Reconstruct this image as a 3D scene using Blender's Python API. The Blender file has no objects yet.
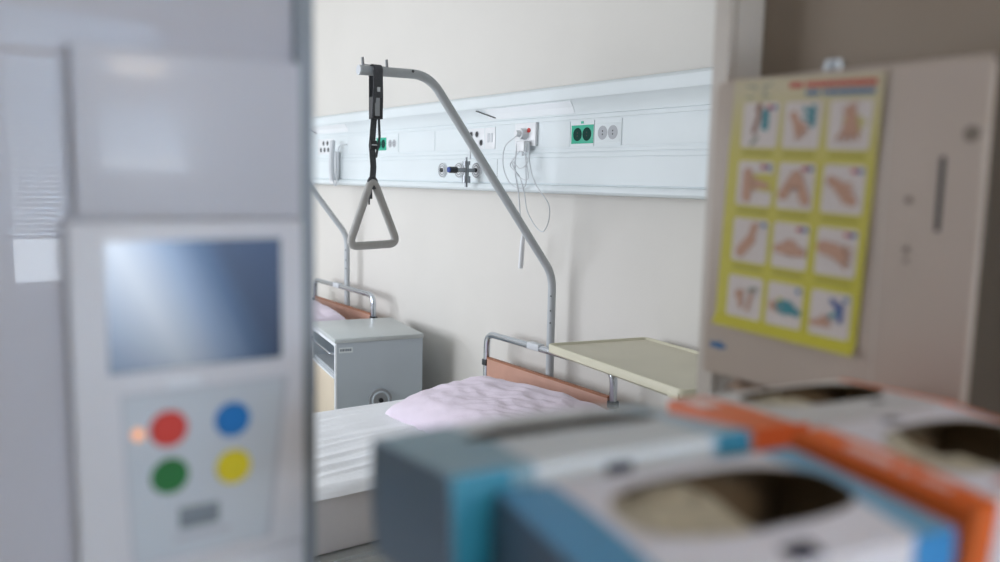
import bpy, bmesh, math, random
from mathutils import Vector, Matrix, noise
random.seed(4)
S = bpy.context.scene
C = S.collection
PI = math.pi
R = math.radians

# ------------------------------------------------------------ materials
def mat(name, col, rough=.5, metal=0, bump=0, bscale=60, var=0, vscale=8, coat=0, trans=0, spec=.5, emit=None, estr=0, coat_rough=.05):
    m = bpy.data.materials.new(name); m.use_nodes = True
    nt = m.node_tree; b = nt.nodes['Principled BSDF']
    b.inputs['Base Color'].default_value = (*col, 1)
    b.inputs['Roughness'].default_value = rough
    b.inputs['Metallic'].default_value = metal
    b.inputs['Specular IOR Level'].default_value = spec
    b.inputs['Coat Weight'].default_value = coat
    b.inputs['Coat Roughness'].default_value = coat_rough
    b.inputs['Transmission Weight'].default_value = trans
    if emit:
        b.inputs['Emission Color'].default_value = (*emit, 1)
        b.inputs['Emission Strength'].default_value = estr
    tc = nt.nodes.new('ShaderNodeTexCoord')
    if var:
        n = nt.nodes.new('ShaderNodeTexNoise'); n.inputs['Scale'].default_value = vscale; n.inputs['Detail'].default_value = 4
        nt.links.new(tc.outputs['Object'], n.inputs['Vector'])
        r = nt.nodes.new('ShaderNodeValToRGB')
        r.color_ramp.elements[0].position = .3; r.color_ramp.elements[1].position = .7
        r.color_ramp.elements[0].color = (*[c*(1-var) for c in col], 1)
        r.color_ramp.elements[1].color = (*[min(1, c*(1+var)) for c in col], 1)
        nt.links.new(n.outputs['Fac'], r.inputs['Fac']); nt.links.new(r.outputs['Color'], b.inputs['Base Color'])
    if bump:
        n = nt.nodes.new('ShaderNodeTexNoise'); n.inputs['Scale'].default_value = bscale; n.inputs['Detail'].default_value = 5
        nt.links.new(tc.outputs['Object'], n.inputs['Vector'])
        bp = nt.nodes.new('ShaderNodeBump'); bp.inputs['Strength'].default_value = bump; bp.inputs['Distance'].default_value = .01
        nt.links.new(n.outputs['Fac'], bp.inputs['Height']); nt.links.new(bp.outputs['Normal'], b.inputs['Normal'])
    return m

M = dict(
 wall=mat('wall_paint', (.69,.67,.63), .75, bump=.05, bscale=90, var=.02, vscale=2),
 near_wall=mat('taupe_paint', (.27,.215,.165), .7, bump=.06, bscale=90, var=.03, vscale=3),
 partition=mat('partition_lacquer', (.50,.50,.55), .4, coat=.34, var=.02, coat_rough=.02, spec=.1),
 jamb=mat('jamb_enamel', (.50,.45,.40), .4, var=.03),
 steel=mat('edge_trim_steel', (.24,.27,.30), .45, metal=.3),
 ceiling=mat('ceiling_paint', (.82,.82,.8), .8, bump=.04),
 floor=mat('vinyl_floor', (.62,.6,.52), .35, var=.08, vscale=20, bump=.02),
 enamel=mat('white_enamel', (.72,.78,.80), .5, var=.015, vscale=3),
 enamel2=mat('white_cover', (.73,.79,.81), .5, var=.01, vscale=3),
 lens=mat('lamp_lens', (.86,.9,.93), .15, coat=.5),
 dark=mat('dark_plastic', (.02,.022,.025), .5),
 green=mat('green_plastic', (.02,.42,.27), .4, var=.05),
 dgreen=mat('dark_green_plastic', (.002,.045,.035), .7, spec=.2),
 well=mat('socket_grey', (.40,.42,.45), .5),
 greyp=mat('grey_plastic', (.34,.36,.38), .5),
 lgrey=mat('light_grey_plastic', (.62,.65,.68), .5),
 whitep=mat('white_plastic', (.8,.82,.84), .4, coat=.2),
 cable=mat('cable_white', (.62,.65,.68), .5),
 red=mat('red_plastic', (.6,.05,.04), .4),
 blue=mat('blue_plastic', (.02,.06,.3), .4),
 chrome=mat('chrome', (.62,.66,.72), .18, metal=1, var=.02),
 brass=mat('nickel', (.27,.29,.31), .35, metal=.7),
 pole=mat('pole_enamel', (.47,.50,.52), .42, var=.03, vscale=30),
 handle=mat('handle_plastic', (.44,.435,.42), .5, var=.05, vscale=40),
 strap=mat('webbing', (.085,.09,.10), .8, bump=.5, bscale=600, var=.2, vscale=200),
 orange_board=mat('salmon_laminate', (.52,.29,.215), .45, var=.06, vscale=14),
 board_edge=mat('wood_edge', (.35,.14,.07), .5, var=.1, vscale=30),
 mattress=mat('mattress_cover', (.52,.50,.50), .7, bump=.1, bscale=40, var=.03),
 sheet=mat('bed_linen', (.86,.88,.91), .85, bump=.15, bscale=60, var=.02),
 pillow=mat('lilac_cotton', (.80,.71,.81), .9, bump=.25, bscale=45, var=.04, vscale=9),
 bedmetal=mat('bed_frame_enamel', (.42,.44,.43), .45, var=.03),
 cab=mat('cabinet_grey', (.51,.575,.63), .42, var=.02, vscale=4),
 cab_top=mat('cabinet_top', (.52,.56,.56), .3, var=.02, vscale=5),
 cab_edge=mat('cabinet_white_edge', (.82,.86,.9), .4),
 cab_in=mat('cabinet_interior', (.42,.45,.48), .5),
 beige=mat('beige_laminate', (.64,.56,.44), .5, var=.04),
 tray=mat('tray_plastic', (.66,.62,.49), .45, var=.03, vscale=6),
 tray_edge=mat('tray_rim', (.66,.63,.49), .45, var=.03),
 device=mat('terminal_housing', (.66,.67,.72), .4, coat=.1, var=.01, coat_rough=.2, spec=.3),
 device_front=mat('terminal_glass_front', (.56,.57,.63), .35, coat=.18, coat_rough=.1, var=.01, spec=.3),
 device_refl=mat('terminal_reflection', (.51,.54,.60), .35, coat=.18, coat_rough=.1, spec=.3),
 keypad=mat('keypad_membrane', (.53,.58,.64), .5, var=.01),
 keyline=mat('keypad_outline', (.46,.48,.54), .5),
 bred=mat('key_red', (.62,.035,.02), .45), bblue=mat('key_blue', (.0,.17,.52), .45),
 bgreen=mat('key_green', (.005,.16,.03), .45), byel=mat('key_yellow', (.72,.60,.01), .45),
 blabel=mat('label_grey', (.2,.24,.28), .5),
 blogo=mat('label_white', (.72,.76,.82), .4),
 led=mat('led_orange', (.8,.4,.2), .4, emit=(1,.42,.22), estr=.55),
 disp=mat('dispenser_plastic', (.44,.365,.31), .5, var=.03, vscale=6, bump=.03),
 disp_side_shade=mat('dispenser_side_shade', (.08,.062,.046), .55, var=.05),
 stain=mat('dirt_mark', (.2,.17,.14), .7),
 paper=mat('recycled_paper_towel', (.30,.22,.17), .9, bump=.2),
 p_white=mat('poster_white', (.55,.49,.47), .6), p_grey=mat('poster_grey', (.22,.23,.19), .6),
 p_red=mat('poster_red', (.42,.035,.03), .6), p_blue=mat('poster_blue', (.02,.12,.28), .6),
 p_skin=mat('poster_skin', (.44,.25,.17), .6), p_skin2=mat('poster_skin_line', (.25,.13,.09), .6),
 p_teal=mat('poster_teal', (.03,.20,.24), .6), p_cap=mat('poster_caption', (.33,.29,.02), .6),
 p_navy=mat('poster_navy', (.04,.08,.25), .6),
 ink=mat('navy_ink', (.01,.013,.04), .5),
 box_in=mat('carton_inside', (.22,.16,.10), .9),
 glove=mat('latex_glove', (.55,.50,.38), .7, bump=.5, bscale=90, var=.12, vscale=50),
 blind=mat('blind_slat', (.74,.80,.86), .45, trans=.0),
 frame=mat('window_frame_white', (.7,.72,.74), .4),
)

def translucent(m, f, col):
    nt = m.node_tree; b = nt.nodes['Principled BSDF']; out = nt.nodes['Material Output']
    t = nt.nodes.new('ShaderNodeBsdfTranslucent'); t.inputs[0].default_value = (*col, 1)
    mx = nt.nodes.new('ShaderNodeMixShader'); mx.inputs[0].default_value = f
    nt.links.new(b.outputs[0], mx.inputs[1]); nt.links.new(t.outputs[0], mx.inputs[2]); nt.links.new(mx.outputs[0], out.inputs['Surface'])
translucent(M['blind'], .5, (.8,.88,.95))
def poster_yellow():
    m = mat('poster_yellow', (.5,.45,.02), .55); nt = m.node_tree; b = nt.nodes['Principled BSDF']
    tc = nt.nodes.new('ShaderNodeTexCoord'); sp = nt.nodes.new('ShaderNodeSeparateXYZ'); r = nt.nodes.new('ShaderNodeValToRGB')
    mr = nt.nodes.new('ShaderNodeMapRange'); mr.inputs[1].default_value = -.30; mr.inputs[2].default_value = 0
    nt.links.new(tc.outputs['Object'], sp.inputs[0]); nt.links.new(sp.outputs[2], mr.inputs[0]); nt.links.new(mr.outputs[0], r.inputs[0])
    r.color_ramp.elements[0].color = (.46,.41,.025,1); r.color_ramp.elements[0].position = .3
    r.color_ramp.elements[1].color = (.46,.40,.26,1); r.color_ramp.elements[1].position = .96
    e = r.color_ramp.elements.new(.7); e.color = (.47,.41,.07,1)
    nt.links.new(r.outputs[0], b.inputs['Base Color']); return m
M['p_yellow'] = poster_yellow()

def carton_mat(name, L, left, right, lw, rw, white=(.62,.62,.66), end_shade=None, W=None, front_left=None, front_right=None):
    """printed carton: coloured wraps round the two ends (object x), rest white; end face darkened to carry its shade"""
    m = mat(name, white, .45); nt = m.node_tree; b = nt.nodes['Principled BSDF']
    tc = nt.nodes.new('ShaderNodeTexCoord'); sp = nt.nodes.new('ShaderNodeSeparateXYZ'); nt.links.new(tc.outputs['Object'], sp.inputs[0])
    n = nt.nodes.new('ShaderNodeTexNoise'); n.inputs['Scale'].default_value = 25
    nt.links.new(tc.outputs['Object'], n.inputs['Vector'])
    def cmp(sock, op, v):
        c = nt.nodes.new('ShaderNodeMath'); c.operation = op; nt.links.new(sock, c.inputs[0]); c.inputs[1].default_value = v; return c.outputs[0]
    def mix(f, a, bcol):
        x = nt.nodes.new('ShaderNodeMix'); x.data_type = 'RGBA'; nt.links.new(f, x.inputs[0])
        if isinstance(a, tuple): x.inputs[6].default_value = (*a, 1)
        else: nt.links.new(a, x.inputs[6])
        x.inputs[7].default_value = (*bcol, 1); return x.outputs[2]
    X, Y = sp.outputs[0], sp.outputs[1]
    col = mix(cmp(X, 'LESS_THAN', -L/2+lw), white, left)
    if rw: col = mix(cmp(X, 'GREATER_THAN', L/2-rw), col, right)
    if W:
        isf = cmp(Y, 'LESS_THAN', -W/2+.0005)
        if front_left:
            g = nt.nodes.new('ShaderNodeMath'); g.operation = 'MULTIPLY'; nt.links.new(isf, g.inputs[0]); nt.links.new(cmp(X, 'LESS_THAN', -L/2+front_left[1]), g.inputs[1])
            col = mix(g.outputs[0], col, front_left[0])
        if front_right:
            g = nt.nodes.new('ShaderNodeMath'); g.operation = 'MULTIPLY'; nt.links.new(isf, g.inputs[0]); nt.links.new(cmp(X, 'GREATER_THAN', L/2-front_right[1]), g.inputs[1])
            col = mix(g.outputs[0], col, front_right[0])
    if end_shade: col = mix(cmp(X, 'LESS_THAN', -L/2+.0008), col, end_shade)  # end face shade put into a darker colour
    nt.links.new(col, b.inputs['Base Color']); return m

# ------------------------------------------------------------ mesh helpers
def link(name, me, m, parent=None):
    o = bpy.data.objects.new(name, me); C.objects.link(o)
    ms = m if isinstance(m, (list, tuple)) else [m]
    for x in ms: o.data.materials.append(x)
    if parent: o.parent = parent
    return o
def obj(name, bm, m, parent=None, smooth=False, angle=None):
    bmesh.ops.recalc_face_normals(bm, faces=bm.faces)
    me = bpy.data.meshes.new(name); bm.to_mesh(me); bm.free()
    if smooth:
        for p in me.polygons: p.use_smooth = True
        me.set_sharp_from_angle(angle=angle or R(40))
    return link(name, me, m, parent)
def tag(o, label=None, cat=None, group=None, kind=None):
    if label: o['label'] = label
    if cat: o['category'] = cat
    if group: o['group'] = group
    if kind: o['kind'] = kind
    return o
def empty(name, loc, rot=(0,0,0)):
    o = bpy.data.objects.new(name, None); C.objects.link(o); o.location = loc; o.rotation_euler = rot; o.empty_display_size = .05
    return o
def box(bm, x0, x1, y0, y1, z0, z1, mi=0, bev=0):
    r = bmesh.ops.create_cube(bm, size=1, matrix=Matrix.Translation(((x0+x1)/2,(y0+y1)/2,(z0+z1)/2)) @ Matrix.Diagonal((abs(x1-x0),abs(y1-y0),abs(z1-z0),1)))
    vs = r['verts']; fs = {f for v in vs for f in v.link_faces}
    for f in fs: f.material_index = mi
    if bev:
        es = {e for v in vs for e in v.link_edges}
        q = bmesh.ops.bevel(bm, geom=list(es), offset=bev, segments=2, affect='EDGES', profile=.5)
        for f in q['faces']: f.material_index = mi
def BM(): return bmesh.new()
def boxo(name, x0, x1, y0, y1, z0, z1, m, parent=None, bev=0):
    bm = BM(); box(bm, x0, x1, y0, y1, z0, z1, 0, bev); return obj(name, bm, m, parent, smooth=bool(bev))
def cyl(bm, p, axis, r, h, n=24, r2=None, mi=0):
    """cylinder starting at p along axis"""
    a = Vector(axis).normalized(); q = a.to_track_quat('Z', 'Y').to_matrix().to_4x4()
    res = bmesh.ops.create_cone(bm, cap_ends=True, segments=n, radius1=r, radius2=r if r2 is None else r2, depth=h,
        matrix=Matrix.Translation(Vector(p)+a*h/2) @ q)
    for f in {f for v in res['verts'] for f in v.link_faces}: f.material_index = mi
def cylo(name, p, axis, r, h, m, parent=None, n=24, r2=None):
    bm = BM(); cyl(bm, p, axis, r, h, n, r2); return obj(name, bm, m, parent, smooth=True)
def fillet(pts, rads, seg=8, closed=False):
    pts = [Vector(p) for p in pts]; n = len(pts); out = []
    for i, p in enumerate(pts):
        if not closed and i in (0, n-1): out.append(p); continue
        a = pts[i-1]-p; b = pts[(i+1) % n]-p; r = rads if isinstance(rads, (int, float)) else rads[i]
        if r <= 0: out.append(p); continue
        la, lb = a.length, b.length; a.normalize(); b.normalize(); th = a.angle(b)
        if th > PI-.02: out.append(p); continue
        d = min(r/math.tan(th/2), la*.49, lb*.49); A = p+a*d; B = p+b*d
        for k in range(seg+1):
            t = k/seg; out.append(A*(1-t)**2+p*2*t*(1-t)+B*t*t)
    return out
def tube(bm, pts, r, n=14, closed=False, mi=0, sx=1, up=None):
    """sweep circle (or ellipse) along points with parallel transport"""
    pts = [Vector(p) for p in pts]; N = len(pts); rings = []
    T = []
    for i in range(N):
        if closed: t = pts[(i+1) % N]-pts[i-1]
        else: t = pts[min(i+1, N-1)]-pts[max(i-1, 0)]
        T.append(t.normalized())
    u = Vector(up) if up else (Vector((0,0,1)) if abs(T[0].z) < .9 else Vector((1,0,0)))
    u = (u-T[0]*u.dot(T[0])).normalized()
    for i in range(N):
        u = (u-T[i]*u.dot(T[i])).normalized(); v = T[i].cross(u)
        rr = r[i] if isinstance(r, list) else r
        rings.append([bm.verts.new(pts[i]+(u*math.cos(2*PI*k/n)*sx+v*math.sin(2*PI*k/n))*rr) for k in range(n)])
    for i in range(N if closed else N-1):
        a, b = rings[i], rings[(i+1) % N]
        for k in range(n):
            f = bm.faces.new((a[k], a[(k+1) % n], b[(k+1) % n], b[k])); f.material_index = mi
    if not closed:
        for ring in (rings[0], rings[-1]):
            f = bm.faces.new(ring); f.material_index = mi
def tubeo(name, pts, r, m, parent=None, n=14, closed=False, sx=1, up=None):
    bm = BM(); tube(bm, pts, r, n, closed, 0, sx, up); return obj(name, bm, m, parent, smooth=True)
def extrude_profile(bm, prof, x0, x1, mi=0):
    a = [bm.verts.new((x0, y, z)) for y, z in prof]; b = [bm.verts.new((x1, y, z)) for y, z in prof]; n = len(prof)
    for i in range(n): bm.faces.new((a[i], a[(i+1) % n], b[(i+1) % n], b[i])).material_index = mi
    bm.faces.new(a).material_index = mi; bm.faces.new(b).material_index = mi
def spline(pts, seg=8):
    """catmull-rom through points"""
    P = [Vector(p) for p in pts]; P = [P[0]*2-P[1]]+P+[P[-1]*2-P[-2]]; out = []
    for i in range(1, len(P)-2):
        for k in range(seg):
            t = k/seg; a, b, c, d = P[i-1:i+3]
            out.append(.5*((2*b)+(c-a)*t+(2*a-5*b+4*c-d)*t*t+(3*b-a-3*c+d)*t**3))
    out.append(P[-2]); return out
def copy_tree(o, parent=None):
    c = o.copy(); C.objects.link(c)
    if parent: c.parent = parent
    for ch in [x for x in bpy.data.objects if x.parent == o]: copy_tree(ch, c)
    return c

def structure(name, boxes, m):
    bm = BM()
    for b in boxes: box(bm, *b)
    o = obj(name, bm, m); o['kind'] = 'structure'; return o

# ------------------------------------------------------------ setting
structure('floor', [(-8.2, 2.5, -4.1, .1, -.1, 0)], M['floor'])
structure('ceiling', [(-8.2, 2.5, -4.1, .1, 2.8, 2.9)], M['ceiling'])
structure('wall_back', [(-8.2, -.74, 0, .1, 0, 2.8)], M['wall'])
structure('wall_far', [(-8.2, -8.1, -4.1, 0, 0, 2.8)], M['wall'])
# window wall of the ward
structure('wall_window', [(-8.1,-6.6,-4.1,-4.0,0,2.8), (-2.8,-.76,-4.1,-4.0,0,2.8), (-6.6,-2.8,-4.1,-4.0,0,.9), (-6.6,-2.8,-4.1,-4.0,2.6,2.8)], M['wall'])
structure('window_1', [(-6.6,-2.8,-4.07,-4.01,.9,.96), (-6.6,-2.8,-4.07,-4.01,2.54,2.6), (-6.6,-6.54,-4.07,-4.01,.96,2.54), (-2.86,-2.8,-4.07,-4.01,.96,2.54), (-4.73,-4.67,-4.07,-4.01,.96,2.54)], M['frame'])
structure('wall_right', [(-.80, -.762, -1.24, 0, 0, 2.8)], M['wall'])
structure('wall_niche', [(-.739, 2.5, -1.24, -1.14, 0, 2.8)], M['near_wall'])
structure('trim_1', [(-.765,-.740,-1.308,-1.228,0,2.8), (-.742,-.737,-1.296,-1.256,0,2.8)], M['jamb'])
structure('wall_partition', [(-.76,-.70,-4.1,-1.917,0,2.8), (-.76,-.70,-1.917,-1.326,2.3,2.8)], M['partition'])
structure('trim_2', [(-.762,-.690,-1.917,-1.902,0,2.3)], M['steel'])
structure('wall_front', [(-.70,2.5,-4.1,-4.0,0,2.8)], M['near_wall'])
structure('wall_side', [(2.4,2.5,-4.0,-2.5,0,2.8), (2.4,2.5,-1.27,-1.24,0,2.8), (2.4,2.5,-2.5,-1.27,0,1.15), (2.4,2.5,-2.5,-1.27,2.45,2.8)], M['near_wall'])
structure('window_2', [(2.385,2.41,-2.5,-1.27,2.30,2.42), (2.30,2.345,-2.5,-1.25,2.085,2.13), (2.41,2.46,-2.5,-1.27,1.15,1.2), (2.41,2.46,-2.5,-1.27,2.4,2.45), (2.41,2.46,-2.5,-2.45,1.2,2.4), (2.41,2.46,-1.31,-1.27,1.2,2.4), (2.41,2.46,-1.92,-1.87,1.2,2.4)], M['frame'])
# blind (seen only as a reflection in the lacquered partition)
bl = empty('window_blind', (2.36,-1.885,2.30)); tag(bl, 'pale slatted window blind mirrored in the glossy partition at left', 'blind')
bm = BM()
for i in range(43):
    z = -.03-i*.021
    rot = Matrix.Translation((0,0,z)) @ Matrix.Rotation(R(43),4,'Y')
    bmesh.ops.create_cube(bm, size=1, matrix=rot @ Matrix.Diagonal((.024,1.16,.0010,1)))
obj('slats', bm, M['blind'], bl)
boxo('head_rail', -.02,.02,-.59,.59,-.03,.0, M['frame'], bl)

# ------------------------------------------------------------ bed-head supply unit on the wall
hu = empty('bedhead_unit', (0,0,0)); tag(hu, 'long white bedhead supply channel with sockets and gas outlets along the wall', 'bedhead unit')
Z0 = 1.605
prof = [(-.001,2.016),(-.06,2.022),(-.112,2.018),(-.124,2.012),(-.130,2.004),(-.131,1.972),(-.128,1.962),(-.120,1.956),(-.106,1.932),(-.098,1.912),(-.0975,1.905),(-.093,1.904),(-.093,1.901),(-.100,1.900),(-.100,1.888),(-.096,1.887),
        (-.096,1.778),(-.100,1.777),(-.100,1.765),(-.096,1.764),(-.096,1.761),(-.100,1.760),(-.100,1.746),(-.097,1.745),(-.097,1.743),(-.100,1.742),(-.100,1.642),(-.097,1.640),(-.097,1.638),(-.102,1.637),(-.114,1.633),(-.120,1.624),(-.120,1.614),(-.114,1.606),(-.10,1.602),(-.001,1.602)]
bm = BM(); extrude_profile(bm, prof, -7.9, -.83); obj('housing', bm, M['enamel'], hu, smooth=True, angle=R(35))
covers = [(-7.88,-5.35),(-5.34,-4.99),(-4.515,-4.165),(-3.895,-3.525),(-3.518,-3.012),(-2.68,-2.503),(-2.214,-.84)]
for a, b in covers: boxo('cover_plate', a+.003, b-.003, -.0982, -.092, 1.785, 1.881, M['enamel2'], hu, bev=.0006)
# seams of the lower channel
for x in (-4.2,-2.99,-1.6): boxo('seam', x, x+.003, -.1006, -.099, 1.643, 1.741, M['greyp'], hu)
# reading lamp lenses under the canopy
for a, b in ((-3.06,-2.48),(-5.02,-4.5)):
    bm = BM(); extrude_profile(bm, [(-.1230,1.9555),(-.1195,1.958),(-.096,1.916),(-.0995,1.9120),(-.1090,1.9345)], a, b); lamp = obj('reading_lamp', bm, M['lens'], hu)
    tubeo('lamp_gap', [(a-.07,-.1225,1.953),(a+.055,-.104,1.918)], .0026, M['dark'], lamp, 6)
def socket_pair(x0, x1, z0, z1, plate, hole, led=False, name='double_socket'):
    s = boxo(name, x0, x1, -.1000, -.095, z0, z1, M[plate], hu, bev=.002)
    w = x1-x0
    for k in (0, 1):
        cx = x0+w*(.29+.42*k); bm = BM()
        cyl(bm, (cx,-.1006,(z0+z1)/2), (0,1,0), .40*w/2*.98, .003, 20)
        # recess ring and contact holes
        h = obj('socket_well', bm, M[hole], s, smooth=True)
        bm = BM(); cyl(bm, (cx,-.1012,(z0+z1)/2+.006), (0,1,0), .003, .003, 8); cyl(bm, (cx,-.1012,(z0+z1)/2-.006), (0,1,0), .003, .003, 8)
        obj('contact_holes', bm, M['dark'], h)
    if led: boxo('indicator', (x0+x1)/2-.008, (x0+x1)/2+.006, -.1002, -.096, z1+.005, z1+.014, M['green'], s)
    return s
boxo('frame_plate', -2.498,-2.367,-.0988,-.092,1.785,1.881, M['enamel2'], hu)
boxo('frame_plate', -2.361,-2.219,-.0988,-.092,1.785,1.881, M['enamel2'], hu)
socket_pair(-2.496,-2.368,1.795,1.865,'green','dgreen',True)
socket_pair(-2.355,-2.225,1.797,1.867,'enamel2','well')
boxo('frame_plate', -4.160,-3.900,-.0988,-.092,1.785,1.881, M['enamel2'], hu)
socket_pair(-4.150,-4.030,1.797,1.866,'green','dgreen')
socket_pair(-4.015,-3.91,1.797,1.866,'enamel2','well')
# data / call sockets: round black wells on white plates
def wells(x0, x1, pts, r):
    s = boxo('call_socket_plate', x0, x1, -.0995, -.092, 1.786, 1.880, M['whitep'], hu, bev=.002)
    for x, z in pts:
        bm = BM(); cyl(bm, (x,-.1005,z), (0,1,0), r, .004, 16); w = obj('socket_well', bm, M['dark'], s, smooth=True)
        bm = BM(); tube(bm, [(x+math.cos(a)*r*1.15,-.1005,z+math.sin(a)*r*1.15) for a in [k*PI/8 for k in range(16)]], .0018, 6, True); obj('well_rim', bm, M['lgrey'], w, smooth=True)
wells(-4.95,-4.72,[(-4.90,1.813),(-4.845,1.813),(-4.79,1.813),(-4.86,1.853),(-4.80,1.853),(-4.745,1.853)],.0135)
wells(-3.23,-3.095,[(-3.20,1.853),(-3.153,1.853),(-3.118,1.815),(-3.185,1.815)],.0125)
sw = boxo('switch_plate', -3.09,-3.012,-.0995,-.092,1.786,1.880, M['whitep'], hu, bev=.002)
for x in (-3.07,-3.045): boxo('rocker', x,x+.016,-.1015,-.099,1.815,1.855, M['lgrey'], sw, bev=.002)
for x in (-3.438,-3.291,-3.144):
    g = cylo('gas_outlet', (x,-.108,1.693), (0,1,0), .035, .010, M['whitep'], hu, 28)
    bm = BM()
    for rr in (.031,.021):
        tube(bm, [(x+math.cos(a)*rr,-.108,1.693+math.sin(a)*rr) for a in [k*PI/12 for k in range(24)]], .0028, 6, True)
    obj('ring', bm, M['greyp'], g, smooth=True)
    cylo('outlet_socket', (x,-.116,1.693), (0,1,0), .010, .010, M['dark'], g)

# gas regulator plugged in
gr = empty('gas_regulator', (-3.144,-.160,1.692)); tag(gr, 'small metal gas regulator with black knob plugged into the wall channel outlet', 'regulator')
bm = BM(); cyl(bm, (0,0,-.035), (0,0,1), .012, .07); cyl(bm, (0,0,.022), (0,0,1), .017,.018); cyl(bm, (0,0,-.075),(0,0,1),.007,.04); cyl(bm,(0,0,-.056),(0,0,1),.019,.030); cyl(bm,(0,0,.04),(0,0,1),.005,.018)
obj('body', bm, M['brass'], gr, smooth=True)
bm = BM(); cyl(bm, (0,-.058,0), (0,1,0), .0085, .100); obj('cross_pipe', bm, M['brass'], gr, smooth=True)
cylo('knob', (0,-.088,0), (0,1,0), .014, .036, M['dark'], gr); cylo('knob_cap', (0,-.094,0), (0,1,0), .012, .006, M['blue'], gr)
cylo('hose', (0,.02,.05), (0,0,1), .003, .09, M['lgrey'], gr)

# chargers and cables hanging from the socket between the beds
adp = empty('power_adapter', (-2.775,-.104,1.842)); tag(adp, 'white mains plug with red dot in the socket behind the hanging cables', 'plug')
boxo('socket_front', -.075,.065,-.006,.008,-.05,.045, M['whitep'], adp, bev=.003)
bm = BM(); cyl(bm, (-.005,-.005,0),(0,-1,0),.024,.03,24,.021); cyl(bm,(-.005,-.035,0),(0,-1,0),.015,.02,20,.011); obj('plug_body', bm, M['whitep'], adp, smooth=True)
cylo('red_dot', (.024,-.005,.014),(0,-1,0),.009,.006,M['red'],adp)
ad2 = empty('phone_charger', (-2.765,-.115,1.79)); tag(ad2, 'white phone charger block hanging just below the red-dotted mains plug', 'charger')
boxo('charger_body', -.03,.028,-.032,.0,-.022,.022, M['whitep'], ad2, bev=.005)
cylo('cable_collar', (0,-.016,-.02),(0,0,-1),.005,.018,M['lgrey'],ad2)
def cable(pts, label, r=.0022, name='charging_cable'):
    o = tubeo(name, spline(pts), r, M['cable'], n=6); tag(o, label, 'cable', 'cables hanging from the wall channel'); return o
cable([(-2.79,-.15,1.83),(-2.85,-.16,1.79),(-2.875,-.15,1.715),(-2.85,-.14,1.65),(-2.79,-.135,1.62),(-2.73,-.14,1.63),(-2.715,-.15,1.70),(-2.72,-.15,1.79)], 'thin white cable looping left below the red-dotted plug')
cable([(-2.76,-.15,1.77),(-2.80,-.15,1.74),(-2.83,-.145,1.71),(-2.76,-.15,1.67),(-2.735,-.14,1.60),(-2.72,-.135,1.53),(-2.67,-.13,1.47),(-2.62,-.13,1.45),(-2.585,-.13,1.49),(-2.58,-.135,1.56),(-2.65,-.15,1.64),(-2.69,-.15,1.72),(-2.69,-.155,1.80)], 'thin white cable with the longest loop hanging below the wall channel')
cable([(-2.74,-.155,1.77),(-2.69,-.16,1.73),(-2.74,-.16,1.70),(-2.80,-.16,1.73),(-2.76,-.155,1.67),(-2.70,-.15,1.66),(-2.715,-.155,1.75)], 'short tangled white cable knotted under the charger block')
cable([(-2.785,-.145,1.81),(-2.79,-.15,1.70),(-2.775,-.14,1.60),(-2.765,-.135,1.50),(-2.752,-.13,1.42)], 'white cable running straight down to the hanging handset', .0028, 'handset_cable')
hs = tubeo('call_handset', [(-2.750,-.128,1.43),(-2.752,-.13,1.40),(-2.757,-.13,1.34),(-2.762,-.13,1.288)], [.008,.011,.012,.011], M['whitep'], n=14, sx=.8)
tag(hs, 'white stick handset hanging on a cable below the wall channel', 'handset')
# white handset bundle on the far left of the channel
ph = empty('wall_telephone', (-4.64,-.10,1.74)); tag(ph, 'white wall handset box hanging from the far left end of the wall channel', 'telephone')
boxo('handset_cradle', -.075,.02,-.03,0,-.13,.06, M['whitep'], ph, bev=.008)
tubeo('handset', spline([(.03,-.05,.12),(.04,-.06,.05),(.035,-.06,-.04),(.03,-.05,-.11)]), .016, M['lgrey'], ph)
tubeo('cord', spline([(.03,-.05,-.11),(.07,-.05,-.14),(.10,-.05,-.05),(.09,-.04,.08),(.13,-.01,.10)]), .004, M['cable'], ph, n=6)

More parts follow.
